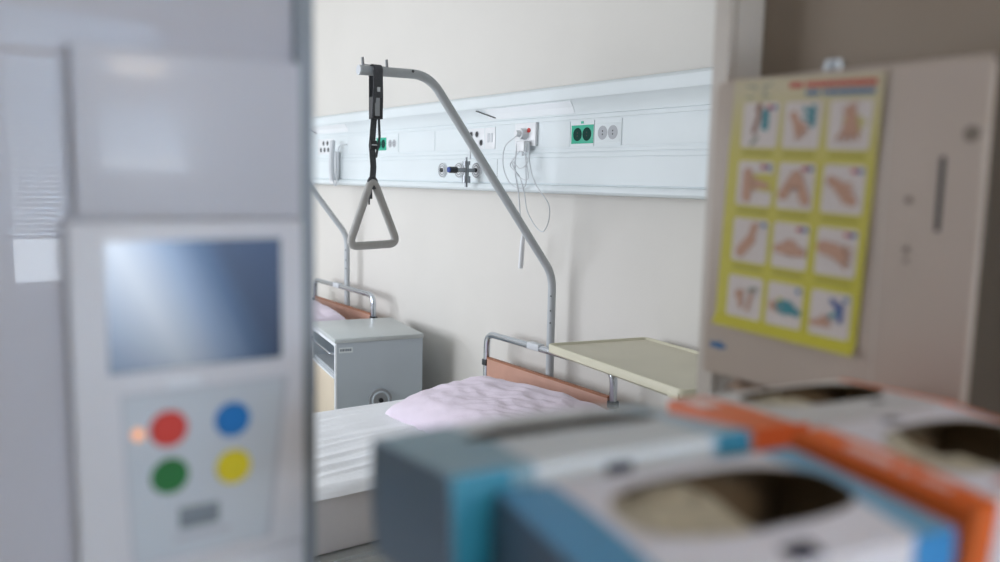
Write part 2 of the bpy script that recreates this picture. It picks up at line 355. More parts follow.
# ------------------------------------------------------------ hospital bed
def make_bed():
    b = empty('hospital_bed', (-2.60,-.12,0))
    hx = .413
    # head rail: chrome hoop
    pts = fillet([(-hx,0,.30),(-hx,0,.970),(hx,0,.970),(hx,0,.30)], [0,.055,.055,0], 8)
    hb = tubeo('head_rail', pts, .0145, M['chrome'], b, 16)
    boxo('label_clip', -.10,-.02,-.017,.0165,.960,.988, M['lgrey'], b, bev=.004)
    bm = BM()
    box(bm, -hx+.018, hx-.018, -.012, .006, .50, .862, 0, .003); obj('headboard', bm, M['orange_board'], b, smooth=True)
    boxo('board_edge', -hx+.018, hx-.018, -.0125, .0065, .860, .866, M['board_edge'], b)
    for s in (-1,1):
        for z in (.60,.84): boxo('board_clamp', s*hx-.016, s*hx+.016, -.017, .017, z-.014, z+.014, M['dark'], b, bev=.004)
    # mattress frame, deck and legs
    bm = BM()
    for x in (-.42,.38): box(bm, x,x+.04,-2.10,-.02,.455,.505,0,.004)
    for y in (-2.10,-1.4,-.7,-.06): box(bm, -.38,.38,y,y+.04,.455,.495)
    box(bm, -.40,.40,-2.08,-.04,.500,.515)
    obj('frame', bm, M['bedmetal'], b, smooth=True)
    for x in (-.38,.38):
        for y in (-1.95,-.25):
            bm = BM(); box(bm, x-.02,x+.02,y-.02,y+.02,.125,.455,0,.004); lg = obj('leg', bm, M['bedmetal'], b, smooth=True)
            bm = BM(); cyl(bm, (x-.014,y,.055),(1,0,0),.055,.028); box(bm, x-.02,x+.02,y-.012,y+.012,.09,.14); obj('castor', bm, M['greyp'], lg, smooth=True)
    pts = fillet([(-hx,-2.12,.30),(-hx,-2.12,.90),(hx,-2.12,.90),(hx,-2.12,.30)], [0,.055,.055,0], 8)
    tubeo('foot_rail', pts, .0145, M['chrome'], b, 16)
    boxo('footboard', -hx+.018, hx-.018, -2.125,-2.107,.50,.80, M['orange_board'], b)
    # mattress: rounded slab
    bm = BM(); box(bm, -.405,.368,-2.09,-.07,.515,.725,0,.025); obj('mattress', bm, M['mattress'], b, smooth=True)
    # lifting pole
    px = -.004
    P = [(px,.034,.42),(px,.034,1.274),(px,-.552,2.014),(px,-.822,2.008)]
    pole = tubeo('lifting_pole', fillet(P, [0,.16,.14,0], 12), .0165, M['pole'], b, 20)
    bm = BM(); cyl(bm, (px,-.819,2.008),(0,-1,.03),.0172,.006); obj('end_cap', bm, M['lgrey'], pole, smooth=True)
    bm = BM()
    for y in (-.808,-.718): tube(bm, [(px,y,2.018),(px,y-.002,2.051)], .0052, 8)
    tube(bm, [(px,-.808,2.028),(px,-.718,2.026)], .0016, 6)
    obj('strap_pins', bm, M['greyp'], pole, smooth=True)
    for z in (1.19,1.13,1.08): cylo('bolt_hole', (px+.010,.0215,z),(.75,-.65,0),.003,.004,M['dark'],pole,10)
    cylo('bolt_hole', (px+.009,-.625,2.016),(1,0,.6),.005,.009,M['dark'],pole,10)
    bm = BM(); box(bm, px-.03,px+.03,.008,.062,.40,.56,0,.004); obj('pole_socket', bm, M['bedmetal'], b, smooth=True)
    return b
bed = make_bed()
tag(bed, 'nearer hospital bed with salmon headboard, chrome rail and tall grey lifting pole', 'bed', 'hospital beds along the wall')
bed2 = copy_tree(bed); bed2.location.x = -4.55; bed2.location.z = .03
tag(bed2, 'farther hospital bed, its headboard partly hidden behind the grey bedside cabinet', 'bed', 'hospital beds along the wall')

# bed sheet: wrinkled fitted cloth over the mattress
def make_sheet():
    bm = BM(); x0, x1, y0, y1 = -.408, .372, -2.085, -.075; nx, ny = 90, 150; top = .727
    sec = []   # cross-section along x: far skirt, top, near skirt
    for k in range(7): sec.append((x0-.003, top-.055+.055*k/6*.75))
    sec += [(x0+.006, top-.005)]
    for i in range(nx+1): sec.append((x0+.02+(x1-x0-.04)*i/nx, top))
    sec += [(x1-.006, top-.005)]
    for k in range(9): sec.append((x1+.003+.0012*k, top-.012-.014*k/8))
    rows = []
    for j in range(ny+1):
        y = y0+(y1-y0)*j/ny; row = []
        for i, (x, z) in enumerate(sec):
            w = 0
            d = (x-.372)
            # drawn folds running across the bed near the near edge, fading to the far side
            ph = x+.12*y+.03*math.sin(y*5)
            n1 = noise.noise(Vector((y*1.9, ph*15, 1.7))); n2 = noise.noise(Vector((y*3.4, ph*34, 5.1))); n3 = noise.noise(Vector((x*6, y*7, 9)))
            ridge = (1-abs(n1)*2.2)
            w = .0065*max(0, ridge)**2*(.4+1.2*abs(noise.noise(Vector((x*3,y*2.5,4)))))+.0045*n2+.004*n3
            w *= .5+.8*math.exp(-abs(x-.2)*3)
            if z >= top-.002: row.append(bm.verts.new((x, y, top+.004+w)))
            else: row.append(bm.verts.new((x+(.006*n2 if x > 0 else 0), y, z+(.3*w)+.003*noise.noise(Vector((y*5,2,2)))*(1 if z < top-.04 else 0))))
        rows.append(row)
    for j in range(ny):
        for i in range(len(sec)-1): bm.faces.new((rows[j][i], rows[j][i+1], rows[j+1][i+1], rows[j+1][i]))
    o = obj('bed_sheet', bm, M['sheet'], smooth=True, angle=R(60)); o.location = bed.location
    sd = o.modifiers.new('s', 'SOLIDIFY'); sd.thickness = .0015; sd.offset = 1
    return o
sheet = make_sheet(); tag(sheet, 'wrinkled white sheet on the nearer bed', 'bed sheet', 'sheets on the beds')
sh2 = sheet.copy(); C.objects.link(sh2); sh2.location = bed2.location; tag(sh2, 'white sheet on the farther bed behind the bedside cabinet', 'bed sheet', 'sheets on the beds')

def make_pillow():
    t = empty('pillow', (0,0,0)); bm = BM(); n = 56; W, D, H = .90, .49, .20
    def surf(u, v, s):
        # u,v in -1..1
        e = (1-abs(u)**3.2)*(1-abs(v)**3.0); h = max(0, e)**.30
        x = u*W/2*(1-.05*(1-v*v)**1*abs(u)); y = v*D/2*(1-.07*(1-u*u)**0*0-.05*(1-abs(u)))
        w = noise.noise(Vector((u*2.6, v*2.2, 3)))*.010+noise.noise(Vector((u*6+v*2, v*6, 7)))*.008+abs(noise.noise(Vector((u*5-v*7, v*3, 1))))*.010
        z = s*h*H*(.62 if s > 0 else .08)+(w*h if s > 0 else 0)
        z += .012*noise.noise(Vector((u*3,v*3,11)))*(1-h) if s > 0 else .0
        return x, y, max(z, .0 if s > 0 else -1)
    top = [[bm.verts.new(surf(-1+2*i/n, -1+2*j/n, 1)) for i in range(n+1)] for j in range(n+1)]
    bot = [[top[j][i] if i in (0,n) or j in (0,n) else bm.verts.new(surf(-1+2*i/n, -1+2*j/n, -1)) for i in range(n+1)] for j in range(n+1)]
    for j in range(n):
        for i in range(n):
            bm.faces.new((top[j][i], top[j][i+1], top[j+1][i+1], top[j+1][i]))
            if len({bot[j][i], bot[j][i+1], bot[j+1][i+1], bot[j+1][i]}) == 4:
                try: bm.faces.new((bot[j][i], bot[j+1][i], bot[j+1][i+1], bot[j][i+1]))
                except ValueError: pass
    obj('pillowcase', bm, M['pillow'], t, smooth=True, angle=R(80))
    # stitched flange all round
    bm = BM(); ring = []
    def rim(t_):
        k = t_*4; s = int(k) % 4; f = k-int(k); a = -1+2*f
        return {0:(a,-1),1:(1,a),2:(-a,1),3:(-1,-a)}[s]
    for k in range(160):
        u, v = rim(k/160); x, y, z = surf(u, v, 1)
        g = .032; wv = .004*math.sin(k*.9)+.004*noise.noise(Vector((k*.2,0,0)))
        L = math.hypot(u, v); ring.append((bm.verts.new((x*.985, y*.985, z)), bm.verts.new((x+g*u/max(abs(u),abs(v))*(abs(u)>.98)+0, y+g*(v if abs(v)>.98 else 0), z+wv-.004))))
    for k in range(160):
        a, b = ring[k], ring[(k+1) % 160]; bm.faces.new((a[0], a[1], b[1], b[0]))
    f = obj('flange', bm, M['pillow'], t, smooth=True); sd = f.modifiers.new('s','SOLIDIFY'); sd.thickness = .002
    return t
pil = make_pillow(); pil.location = (-2.41,-.46,.750); pil.rotation_euler = (R(6),R(-2),R(3))
tag(pil, 'rumpled lilac pillow on the nearer bed against the salmon headboard', 'pillow', 'lilac pillows on the beds')
pil2 = copy_tree(pil); pil2.location = (-4.62,-.48,.79); pil2.rotation_euler = (R(14),0,R(-2))
tag(pil2, 'lilac pillow on the farther bed, half hidden beside the grey bedside cabinet', 'pillow', 'lilac pillows on the beds')

# trapeze on webbing straps
def strap_ribbon(bm, pts, w, th=.002, axis=(0,1,0)):
    a = Vector(axis)*w/2; P = [Vector(p) for p in pts]; rows = []
    for i, p in enumerate(P):
        t = (P[min(i+1,len(P)-1)]-P[max(i-1,0)]).normalized(); nrm = t.cross(a).normalized()*th/2
        rows.append([bm.verts.new(p+a+nrm), bm.verts.new(p-a+nrm), bm.verts.new(p-a-nrm), bm.verts.new(p+a-nrm)])
    for i in range(len(P)-1):
        for k in range(4): bm.faces.new((rows[i][k], rows[i][(k+1)%4], rows[i+1][(k+1)%4], rows[i+1][k]))
    bm.faces.new(rows[0]); bm.faces.new(rows[-1])
tz = empty('trapeze_handle', (-2.593,-.886,2.008)); tag(tz, 'grey triangular trapeze grip hanging on dark straps from the lifting pole', 'trapeze')
bm = BM(); rr = .0205
loop = [(math.cos(a)*rr, 0, math.sin(a)*rr) for a in [R(-20+220*k/14) for k in range(15)]]
loop = [(.012,.004,-.16),(.017,.003,-.08)]+loop+[(-.018,.0,-.08),(-.013,-.002,-.16)]
strap_ribbon(bm, loop, .032, .003); 
strap_ribbon(bm, [(.020,-.012,.0),(.021,-.014,-.06),(.015,-.016,-.155)], .012, .003)
obj('strap_loop', bm, M['strap'], tz)
bm = BM(); box(bm, -.018,.018,-.018,.020,-.158,-.085,0,.005); obj('length_adjuster', bm, M['dark'], tz, smooth=True)
boxo('adjuster_plate', .018,.0195,-.012,.006,-.15,-.09, M['greyp'], tz)
boxo('strap_clip', .022,.026,-.006,.004,-.07,-.055, M['lgrey'], tz)
bm = BM(); strap_ribbon(bm, [(0,-.006,-.155),(0,-.014,-.25),(0,-.008,-.32),(0,-.012,-.375)], .022, .003)
strap_ribbon(bm, [(.004,.010,-.155),(.004,.013,-.22),(.003,-.0,-.29)], .008, .003); obj('lower_strap', bm, M['strap'], tz)
bm = BM(); box(bm, -.006,.006,-.022,.004,-.262,-.232,0,.003); bk = obj('buckle', bm, M['dark'], tz, smooth=True)
boxo('buckle_bar', .006,.008,-.017,.002,-.249,-.245, M['lgrey'], bk)
bm = BM(); tube(bm, fillet([(0,-.012,-.35),(0,-.028,-.372),(0,-.012,-.392),(0,.006,-.372)], .01, 4, True), .006, 8, True); strap_ribbon(bm, [(.0,-.012,-.36),(.0,-.018,-.40),(.002,-.018,-.43)], .010,.004)
cyl(bm, (-.012,-.012,-.385),(1,0,0),.013,.024,16)
obj('hook_loop', bm, M['strap'], tz, smooth=True)
tri = fillet([(0,-.012,-.355),(0,-.100,-.592),(0,.086,-.586)], [.018,.024,.024], 8, True)
tubeo('grip', tri, .0142, M['handle'], tz, 14, closed=True)
tubeo('cord_end', spline([(0,-.012,-.39),(.008,-.026,-.42),(.008,-.028,-.45)]), .0028, M['strap'], tz, n=6)
tz.rotation_euler = (0,0,R(0))

# ------------------------------------------------------------ bedside cabinet
cb = empty('bedside_cabinet', (-3.475,-.185,0), (0,0,R(-10))); tag(cb, 'grey bedside cabinet with round hinge disc standing between the two beds', 'cabinet')
W_, D_, H_ = .50, .43, .90   # extends to -x and -y
bm = BM(); box(bm, -W_-.006,.006,-D_-.006,.004,H_-.022,H_,0,.004); obj('top_board', bm, M['cab_top'], cb, smooth=True)
bm = BM(); box(bm, -.018,0,-D_+.004,0,.12,H_-.022); box(bm, -W_,-W_+.018,-D_+.004,0,.12,H_-.022); box(bm, -W_+.018,-.018,-.016,0,.12,H_-.022); box(bm,-W_+.018,-.018,-D_+.004,-.016,.12,.14)
obj('carcass', bm, M['cab'], cb)
bm = BM(); box(bm, -.019,.001,-D_-.002,-D_+.006,.12,H_-.022); box(bm, -W_-.001,-W_+.019,-D_-.002,-D_+.006,.12,H_-.022); box(bm, -W_+.019,-.019,-D_-.002,-D_+.006,.862,.878); obj('edge_trim', bm, M['cab_edge'], cb)
boxo('shelf', -W_+.018,-.018,-D_+.01,-.016,.715,.73, M['cab_in'], cb)
bm = BM(); box(bm, -W_+.02,-.022,-D_-.004,-D_+.012,.14,.705,0,.003); dr = obj('door', bm, M['beige'], cb, smooth=True)
boxo('door_top_edge', -W_+.02,-.022,-D_-.006,-D_+.012,.705,.714, M['cab_edge'], dr)
0 and tubeo('handle', fillet([(-.40,-D_-.004,.63),(-.40,-D_-.03,.63),(-.14,-D_-.03,.63),(-.14,-D_-.004,.63)],.01,4), .005, M['chrome'], dr)
tubeo('towel_rail', fillet([(-W_+.03,-D_+.0,.825),(-W_+.03,-D_-.02,.825),(-.03,-D_-.02,.825),(-.03,-D_+.0,.825)],.01,4), .005, M['chrome'], cb)
hd = cylo('hinge_disc', (.0,-.215,.59), (1,0,0), .056, .014, M['greyp'], cb, 32)
bm = BM(); tube(bm, [(.015,-.215+math.cos(a)*.040,.59+math.sin(a)*.040) for a in [k*PI/12 for k in range(24)]], .005, 8, True); obj('disc_ring', bm, M['cab'], hd, smooth=True)
cylo('disc_hub', (.012,-.215,.59), (1,0,0), .011, .012, M['dark'], hd)
lb = boxo('maker_label', .0,.0012,-D_+.015,-D_+.082,.83,.856, M['enamel2'], cb)
bm = BM()
for i, (a, w) in enumerate(((.006,.007),(.016,.011),(.030,.009),(.041,.008),(.051,.008))): box(bm, .0012,.0018,-D_+.015+a,-D_+.015+a+w,.838,.849)
obj('label_print', bm, M['blabel'], lb)
for x in (-.05,-W_+.05):
    for y in (-D_+.05,-.05):
        bm = BM(); cyl(bm, (x-.011,y,.035),(1,0,0),.035,.022); box(bm, x-.015,x+.015,y-.01,y+.01,.055,.12); obj('castor', bm, M['greyp'], cb, smooth=True)

# ------------------------------------------------------------ overbed table
def P2(z, L, F, N): return Vector((*L,z)), Vector((*F,z)), Vector((*N,z))
L_, F_, N_ = Vector((-2.180,-.450,0)), Vector((-2.100,-.050,0)), Vector((-1.490,-.530,0))
tb = empty('overbed_table', (-2.18,-.45,0), (0,0,math.atan2(N_.y-L_.y, N_.x-L_.x))); tag(tb, 'pale yellow overbed table with raised rim beside the pillow', 'table')
lx, ly = (N_-L_).length, .405
def skew(x, y): return x+y*.09, y
bm = BM(); zt = 1.102; rimw = .014
def ringpts(off, z, r=.03):
    cs = [(off,off),(lx-off,off),(lx-off,ly-off),(off,ly-off)]
    pts = fillet([(*skew(*c),z) for c in cs], [max(r-off,.006)]*4, 5, True); return [bm.verts.new(p) for p in pts]
rings = [ringpts(.012,zt-.034), ringpts(.001,zt-.026), ringpts(0,zt-.004), ringpts(.003,zt), ringpts(.010,zt), ringpts(.016,zt-.007)]
for a, b in zip(rings, rings[1:]):
    n = len(a)
    for k in range(n): bm.faces.new((a[k], a[(k+1)%n], b[(k+1)%n], b[k])).material_index = 1
bm.faces.new(rings[-1]).material_index = 0; bm.faces.new(list(reversed(rings[0]))).material_index = 1
obj('table_top', bm, [M['tray'], M['tray_edge']], tb, smooth=True)
boxo('corner_pad', lx-.06,lx-.012,-.0015,.03,zt-.033,zt-.012, M['tray_edge'], tb, bev=.006)
boxo('lift_column', lx-.12,lx-.06,.17,.23,.10,zt-.03, M['bedmetal'], tb, bev=.004)
bm = BM(); box(bm, .04,lx-.03,.03,.07,.055,.09,0,.005); box(bm, .04,lx-.03,ly-.07,ly-.03,.055,.09,0,.005); box(bm, lx-.12,lx-.06,.03,ly-.03,.06,.10,0,.005); obj('base', bm, M['bedmetal'], tb, smooth=True)
for x in (.07,lx-.07):
    for y in (.05,ly-.05):
        bm = BM(); cyl(bm, (x-.01,y,.028),(1,0,0),.028,.02); obj('castor', bm, M['greyp'], tb, smooth=True)

# ------------------------------------------------------------ wall terminal on the left partition
dv = empty('disinfection_terminal', (-.70,-2.01,1.30)); tag(dv, 'blurred white wall terminal with display and four coloured round buttons at left', 'wall terminal')
dx = 0.0
def dbox(name, y0, y1, z0, z1, x0, x1, m, par=None, bev=.002):
    return boxo(name, x0, x1, y0+2.01, y1+2.01, z0-1.30, z1-1.30, M[m] if isinstance(m,str) else m, par or dv, bev=bev)
dbox('housing', -2.092,-1.918,1.6145,1.744, 0,.021,'device_front',bev=.003)
dbox('reflection_patch', -2.045,-1.962,1.645,1.735, .019,.0206,'device_refl',bev=.0005)  # darker panel standing in for a reflection on the housing
body = dbox('display_module', -2.099,-1.918,1.328,1.6135, 0,.022,'device',bev=.002)
dbox('lower_cover', -2.101,-1.918,1.15,1.327, 0,.020,'device',bev=.002)
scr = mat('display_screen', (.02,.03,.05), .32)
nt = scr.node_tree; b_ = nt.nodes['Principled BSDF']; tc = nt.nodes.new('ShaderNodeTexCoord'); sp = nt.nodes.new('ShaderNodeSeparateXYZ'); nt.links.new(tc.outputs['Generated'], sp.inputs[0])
# reflected glow on the display, put in as a pale-to-deep blue emission gradient
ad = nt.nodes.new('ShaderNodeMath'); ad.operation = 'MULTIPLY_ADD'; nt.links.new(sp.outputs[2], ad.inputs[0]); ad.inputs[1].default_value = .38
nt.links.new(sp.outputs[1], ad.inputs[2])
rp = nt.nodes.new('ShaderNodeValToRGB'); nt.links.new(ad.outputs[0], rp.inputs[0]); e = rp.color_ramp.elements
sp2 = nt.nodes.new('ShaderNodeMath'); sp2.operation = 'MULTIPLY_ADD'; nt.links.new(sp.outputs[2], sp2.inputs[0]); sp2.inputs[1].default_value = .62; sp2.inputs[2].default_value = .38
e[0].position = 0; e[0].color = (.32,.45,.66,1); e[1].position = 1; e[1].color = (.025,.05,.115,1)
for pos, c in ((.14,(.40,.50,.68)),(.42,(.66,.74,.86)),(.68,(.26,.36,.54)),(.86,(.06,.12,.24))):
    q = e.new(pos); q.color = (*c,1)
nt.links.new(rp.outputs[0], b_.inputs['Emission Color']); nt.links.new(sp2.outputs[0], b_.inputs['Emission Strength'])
fr = dbox('display_bezel', -2.078,-1.934,1.492,1.602, .0205,.0225,'device',bev=.001)
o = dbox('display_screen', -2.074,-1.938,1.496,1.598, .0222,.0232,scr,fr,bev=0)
# keypad: trapezoid membrane
bm = BM()
def prism(bm, pts, x0, x1, mi=0):
    a = [bm.verts.new((x0,y+2.01,z-1.3)) for y,z in pts]; b = [bm.verts.new((x1,y+2.01,z-1.3)) for y,z in pts]; n=len(pts)
    bm.faces.new(a).material_index=mi; bm.faces.new(b).material_index=mi
    for i in range(n): bm.faces.new((a[i],a[(i+1)%n],b[(i+1)%n],b[i])).material_index=mi
prism(bm, [(-2.067,1.479),(-1.932,1.479),(-1.949,1.338),(-2.062,1.338)], .0215,.0228, 1)
prism(bm, [(-2.065,1.477),(-1.937,1.477),(-1.954,1.340),(-2.060,1.340)], .0225,.0235, 0)
kp = obj('keypad', bm, [M['keypad'], M['keyline']], dv)
for nm, y, z, m in (('red_button',-2.032,1.4475,'bred'),('blue_button',-1.981,1.4475,'bblue'),('green_button',-2.032,1.4085,'bgreen'),('yellow_button',-1.981,1.4070,'byel')):
    bm = BM(); cyl(bm, (.023,y+2.01,z-1.3),(1,0,0),.0152,.003,32,.0135); q = obj('button', bm, M[m], kp, smooth=True); q['label'] = nm.replace('_',' ')
bm = BM(); tube(bm, [(.023,-.016,.071),(.023,.016,.071)], .0095, 16, sx=.25, up=(1,0,0)); q = obj('label_plate', bm, M['blabel'], kp, smooth=True)
dbox('lower_label', -2.030,-1.985,1.352,1.357, .0235,.024,'keyline',kp,bev=0)
dbox('logo_strip', -2.032,-2.006,1.480,1.487, .022,.0236,'blogo',dv,bev=.001)
cylo('indicator_light', (.0225,-2.055+2.01,1.4465-1.3),(1,0,0),.0048,.002,M['led'],kp)

# ------------------------------------------------------------ paper towel dispenser
dp = empty('towel_dispenser', (-.545,-1.24,1.412)); tag(dp, 'grubby cream paper towel dispenser carrying the yellow poster on the dark wall', 'dispenser')
dw0, dw1, dh = -.163, .166, .366
def rprof(y0, y1, r, x0, x1):
    return fillet([(x0,y1,0),(x0,y0,0),(x1,y0,0),(x1,y1,0)], [0,r,r,0], 6)
bm = BM(); prof = rprof(-.128,-.05,.008,dw0,dw1)
lv = []
for z, ins in ((0,.002),(.003,0),(dh-.010,0),(dh-.003,.003),(dh,.009)):
    ring = []
    for p in prof:
        cx = (dw0+dw1)/2; f = 1-ins/((dw1-dw0)/2); ring.append(bm.verts.new((cx+(p.x-cx)*f, -.05+(p.y+.05)*(1-ins/.078), z)))
    lv.append(ring)
for a, b in zip(lv, lv[1:]):
    for k in range(len(a)): bm.faces.new((a[k], a[(k+1)%len(a)], b[(k+1)%len(a)], b[k]))
bm.faces.new(lv[0]); bm.faces.new(lv[-1])
cover = obj('front_cover', bm, M['disp'], dp, smooth=True)
boxo('back_housing', dw0+.002, dw1+.001, -.1225, 0, -.002, dh-.003, M['disp_side_shade'], dp, bev=.003)  # shade on the side is put into this darker housing colour
bm = BM(); box(bm, .068,.0695,-.1287,-.127,.01,dh-.006); obj('seam', bm, M['jamb'], cover)
bm = BM(); box(bm, .1235,.1285,-.1292,-.126,.197,.270,0,.001); obj('key_slot', bm, M['dark'], cover)
for x, z, r in ((.0955,.227,.0035),(.097,.177,.0032),(.0975,.166,.0022)): cylo('rivet', (x,-.1285,z),(0,-1,0),r,.0012,M['stain'],cover,12)
cylo('stain_spot', (.151,-.1279,.291),(0,-1,0),.0078,.0006,M['stain'],cover,24)
bm = BM(); box(bm, -.148,-.138,-.1292,-.126,.034,.041); box(bm, -.137,-.130,-.1292,-.126,.033,.042); box(bm,-.129,-.124,-.1292,-.126,.035,.039); obj('logo_print', bm, M['p_blue'], cover)
kb = cylo('lock_knob', (-.013,-.105,dh-.004),(0,0,1),.015,.016,M['chrome'],dp,20,.011)
# crumpled towels sticking out of the bottom slot
tw = empty('paper_towels', (-.62,-1.33,1.412)); tag(tw, 'crumpled brown paper towels sticking out under the dispenser', 'paper towels')
for i, (x0, w, dz, tilt) in enumerate(((-.045,.06,-.022,.5),(-.005,.055,-.012,-.4),(.03,.05,-.016,.2))):
    bm = BM(); g = [[bm.verts.new((x0+w*a/8, -.045+.03*b/4+.004*math.sin(a+b), .004+dz*(1-b/4)+.006*math.sin(a*1.3+i)*(1-b/4)-tilt*.012*(a/8-.5))) for a in range(9)] for b in range(5)]
    for b in range(4):
        for a in range(8): bm.faces.new((g[b][a],g[b][a+1],g[b+1][a+1],g[b+1][a]))
    q = obj('towel', bm, M['paper'], tw, smooth=True); sd = q.modifiers.new('s','SOLIDIFY'); sd.thickness = .002

# poster taped to the dispenser
def make_poster():
    mats = ['p_yellow','p_white','p_grey','p_red','p_blue','p_skin','p_skin2','p_teal','p_cap','p_navy']
    idx = {m:i for i,m in enumerate(mats)}; bm = BM(); PW, PH = .192, .298; lay = [0]
    def poly(pts, m, d):
        bm.faces.new([bm.verts.new((x, -d, z)) for x, z in pts]).material_index = idx[m]
    def ell(cx, cz, rx, rz, m, d, rot=0, n=18):
        lay[0] += 1; d = d+.000004*lay[0]; c, s = math.cos(rot), math.sin(rot)
        poly([(cx+rx*math.cos(a)*c-rz*math.sin(a)*s, cz+rx*math.cos(a)*s+rz*math.sin(a)*c) for a in [2*PI*k/n for k in range(n)]], m, d)
    def cap(x0, z0, x1, z1, r, m, d, r2=None):
        lay[0] += 1; d = d+.000004*lay[0]; r2 = r2 or r; a0 = math.atan2(z1-z0, x1-x0)
        poly([(x0+r*math.cos(a0+PI/2+PI*k/8), z0+r*math.sin(a0+PI/2+PI*k/8)) for k in range(9)]+[(x1+r2*math.cos(a0-PI/2+PI*k/8), z1+r2*math.sin(a0-PI/2+PI*k/8)) for k in range(9)], m, d)
    def rect(x0, x1, z0, z1, m, d): lay[0] += 1; poly([(x0,z0),(x1,z0),(x1,z1),(x0,z1)], m, d+.000004*lay[0])
    n = 24
    for side in (0, .0004):
        rows = [[bm.verts.new((PW*i/6-0, side, -PH*j/n)) for i in range(7)] for j in range(n+1)]
        for j in range(n):
            for i in range(6): bm.faces.new((rows[j][i],rows[j][i+1],rows[j+1][i+1],rows[j+1][i])).material_index = 0
    d = .0002
    # header strokes and two title lines (unreadable at this size: dense short strokes)
    for (x,z,w,h) in ((.018,-.010,.014,.0025),(.031,-.014,.0025,.006),(.018,-.022,.013,.002),(.041,-.009,.013,.002),(.041,-.022,.013,.002),(.043,-.020,.003,.011),(.052,-.008,.003,.003)): rect(x,x+w,z,z+h,'p_grey',d)
    random.seed(9)
    def title(x, z, L, h, m, gaps):
        k = 0; x0 = x
        while x < x0+L:
            w = random.uniform(.003,.0046)
            if k not in gaps: rect(x,x+w,z,z+h,m,d); 
            x += w+.0007; k += 1
    title(.078,-.0125,.102,.0066,'p_red',{4}); title(.100,-.0212,.080,.0058,'p_blue',{4})
    cols = [(.017,.067),(.075,.122),(.133,.182)]; rws = [(-.0275,-.0795),(-.096,-.148),(-.164,-.216),(-.234,-.284)]
    for r, (zt_, zb) in enumerate(rws):
        for c, (xa, xb) in enumerate(cols):
            rr = .003; pts = []
            for (cx, cz, a0) in ((xb-rr,zt_-rr,0),(xa+rr,zt_-rr,90),(xa+rr,zb+rr,180),(xb-rr,zb+rr,270)):
                for k in range(4): pts.append((cx+rr*math.cos(R(a0+30*k)), cz+rr*math.sin(R(a0+30*k))))
            poly(pts, 'p_white', d)
            if r < 3: rect(xa+.003, xb-.003, zb-.009, zb-.004, 'p_cap', d)
    D2 = .0005
    def hand(cx, cz, a, s, m='p_skin', line='p_skin2', spread=.16, flip=1):
        def T(x, z): x *= flip; return cx+s*(x*math.cos(a)-z*math.sin(a)), cz+s*(x*math.sin(a)+z*math.cos(a))
        cap(*T(0,-1.15), *T(0,-.3), .38*s, m, D2); ell(*T(0,0), .52*s, .58*s, m, D2, a)
        for k in range(4):
            t = (k-1.5); cap(*T(t*.26,.3), *T(t*.26+t*spread,1.05-.12*abs(t-.3)), .14*s, m, D2, .11*s)
        cap(*T(-.4,-.1), *T(-.85,.35), .15*s, m, D2, .12*s)
        for k in range(3):
            t = k-1; x0, z0 = T(t*.26,.35); x1, z1 = T(t*.26+t*spread*.9,.95); cap(x0,z0,x1,z1,.02*s,line,D2)
    def dots(r, c, both=True):
        xb, zt_ = cols[c][1], rws[r][0]; ell(xb-.006,zt_-.006,.0032,.0028,'p_blue',D2)
        if both: ell(xb-.013,zt_-.006,.0040,.0026,'p_red',D2)
    def cc(r, c): return (cols[c][0]+cols[c][1])/2, (rws[r][0]+rws[r][1])/2
    # row 1
    x, z = cc(0,0); rect(x+.002,x+.012,z-.006,z+.014,'p_teal',D2); cap(x+.005,z+.016,x+.009,z+.016,.003,'p_teal',D2); cap(x-.002,z+.012,x-.008,z-.008,.003,'p_skin2',D2); cap(x-.004,z+.018,x-.002,z+.022,.004,'p_skin2',D2); cap(x-.010,z-.022,x-.002,z-.014,.0022,'p_grey',D2); dots(0,0)
    x, z = cc(0,1); hand(x-.004,z-.002,R(-150),.013); rect(x+.010,x+.017,z-.002,z+.022,'p_teal',D2); cap(x+.002,z+.018,x+.012,z+.012,.0024,'p_teal',D2); cap(x+.002,z+.008,x+.012,z+.006,.002,'p_teal',D2)
    x, z = cc(0,2); hand(x,z-.002,R(178),.015,spread=.3); hand(x+.002,z+.012,R(20),.010,'p_skin','p_skin2',.3)
    # row 2
    x, z = cc(1,0); cap(x-.010,z-.016,x-.010,z+.012,.0065,'p_skin',D2); hand(x+.006,z,R(80),.010); dots(1,0)
    x, z = cc(1,1); cap(x-.015,z-.010,x,z+.012,.0065,'p_skin',D2); cap(x+.014,z-.015,x+.002,z+.010,.0065,'p_skin',D2); cap(x-.006,z-.002,x+.006,z-.002,.0015,'p_skin2',D2); dots(1,1)
    x, z = cc(1,2); hand(x-.002,z,R(-125),.014); cap(x-.008,z+.006,x+.012,z-.012,.006,'p_skin',D2); dots(1,2)
    # row 3
    x, z = cc(2,0); cap(x-.012,z-.014,x+.002,z+.002,.007,'p_skin',D2); cap(x+.0,z-.002,x+.006,z+.018,.005,'p_skin',D2); cap(x-.004,z-.002,x+.002,z+.008,.001,'p_skin2',D2); dots(2,0,False)
    x, z = cc(2,1); cap(x-.016,z-.004,x+.016,z-.006,.0055,'p_skin',D2); ell(x,z-.002,.012,.010,'p_skin',D2); cap(x-.006,z-.010,x+.006,z-.011,.0012,'p_skin2',D2); dots(2,1)
    x, z = cc(2,2); hand(x+.004,z-.003,R(-105),.014,spread=.25); cap(x-.016,z+.004,x,z+.002,.008,'p_skin',D2); dots(2,2)
    # row 4
    x, z = cc(3,0); hand(x-.006,z,R(10),.009); cap(x+.006,z-.014,x+.012,z+.012,.0025,'p_skin',D2); cap(x+.008,z+.010,x+.016,z+.012,.003,'p_grey',D2)
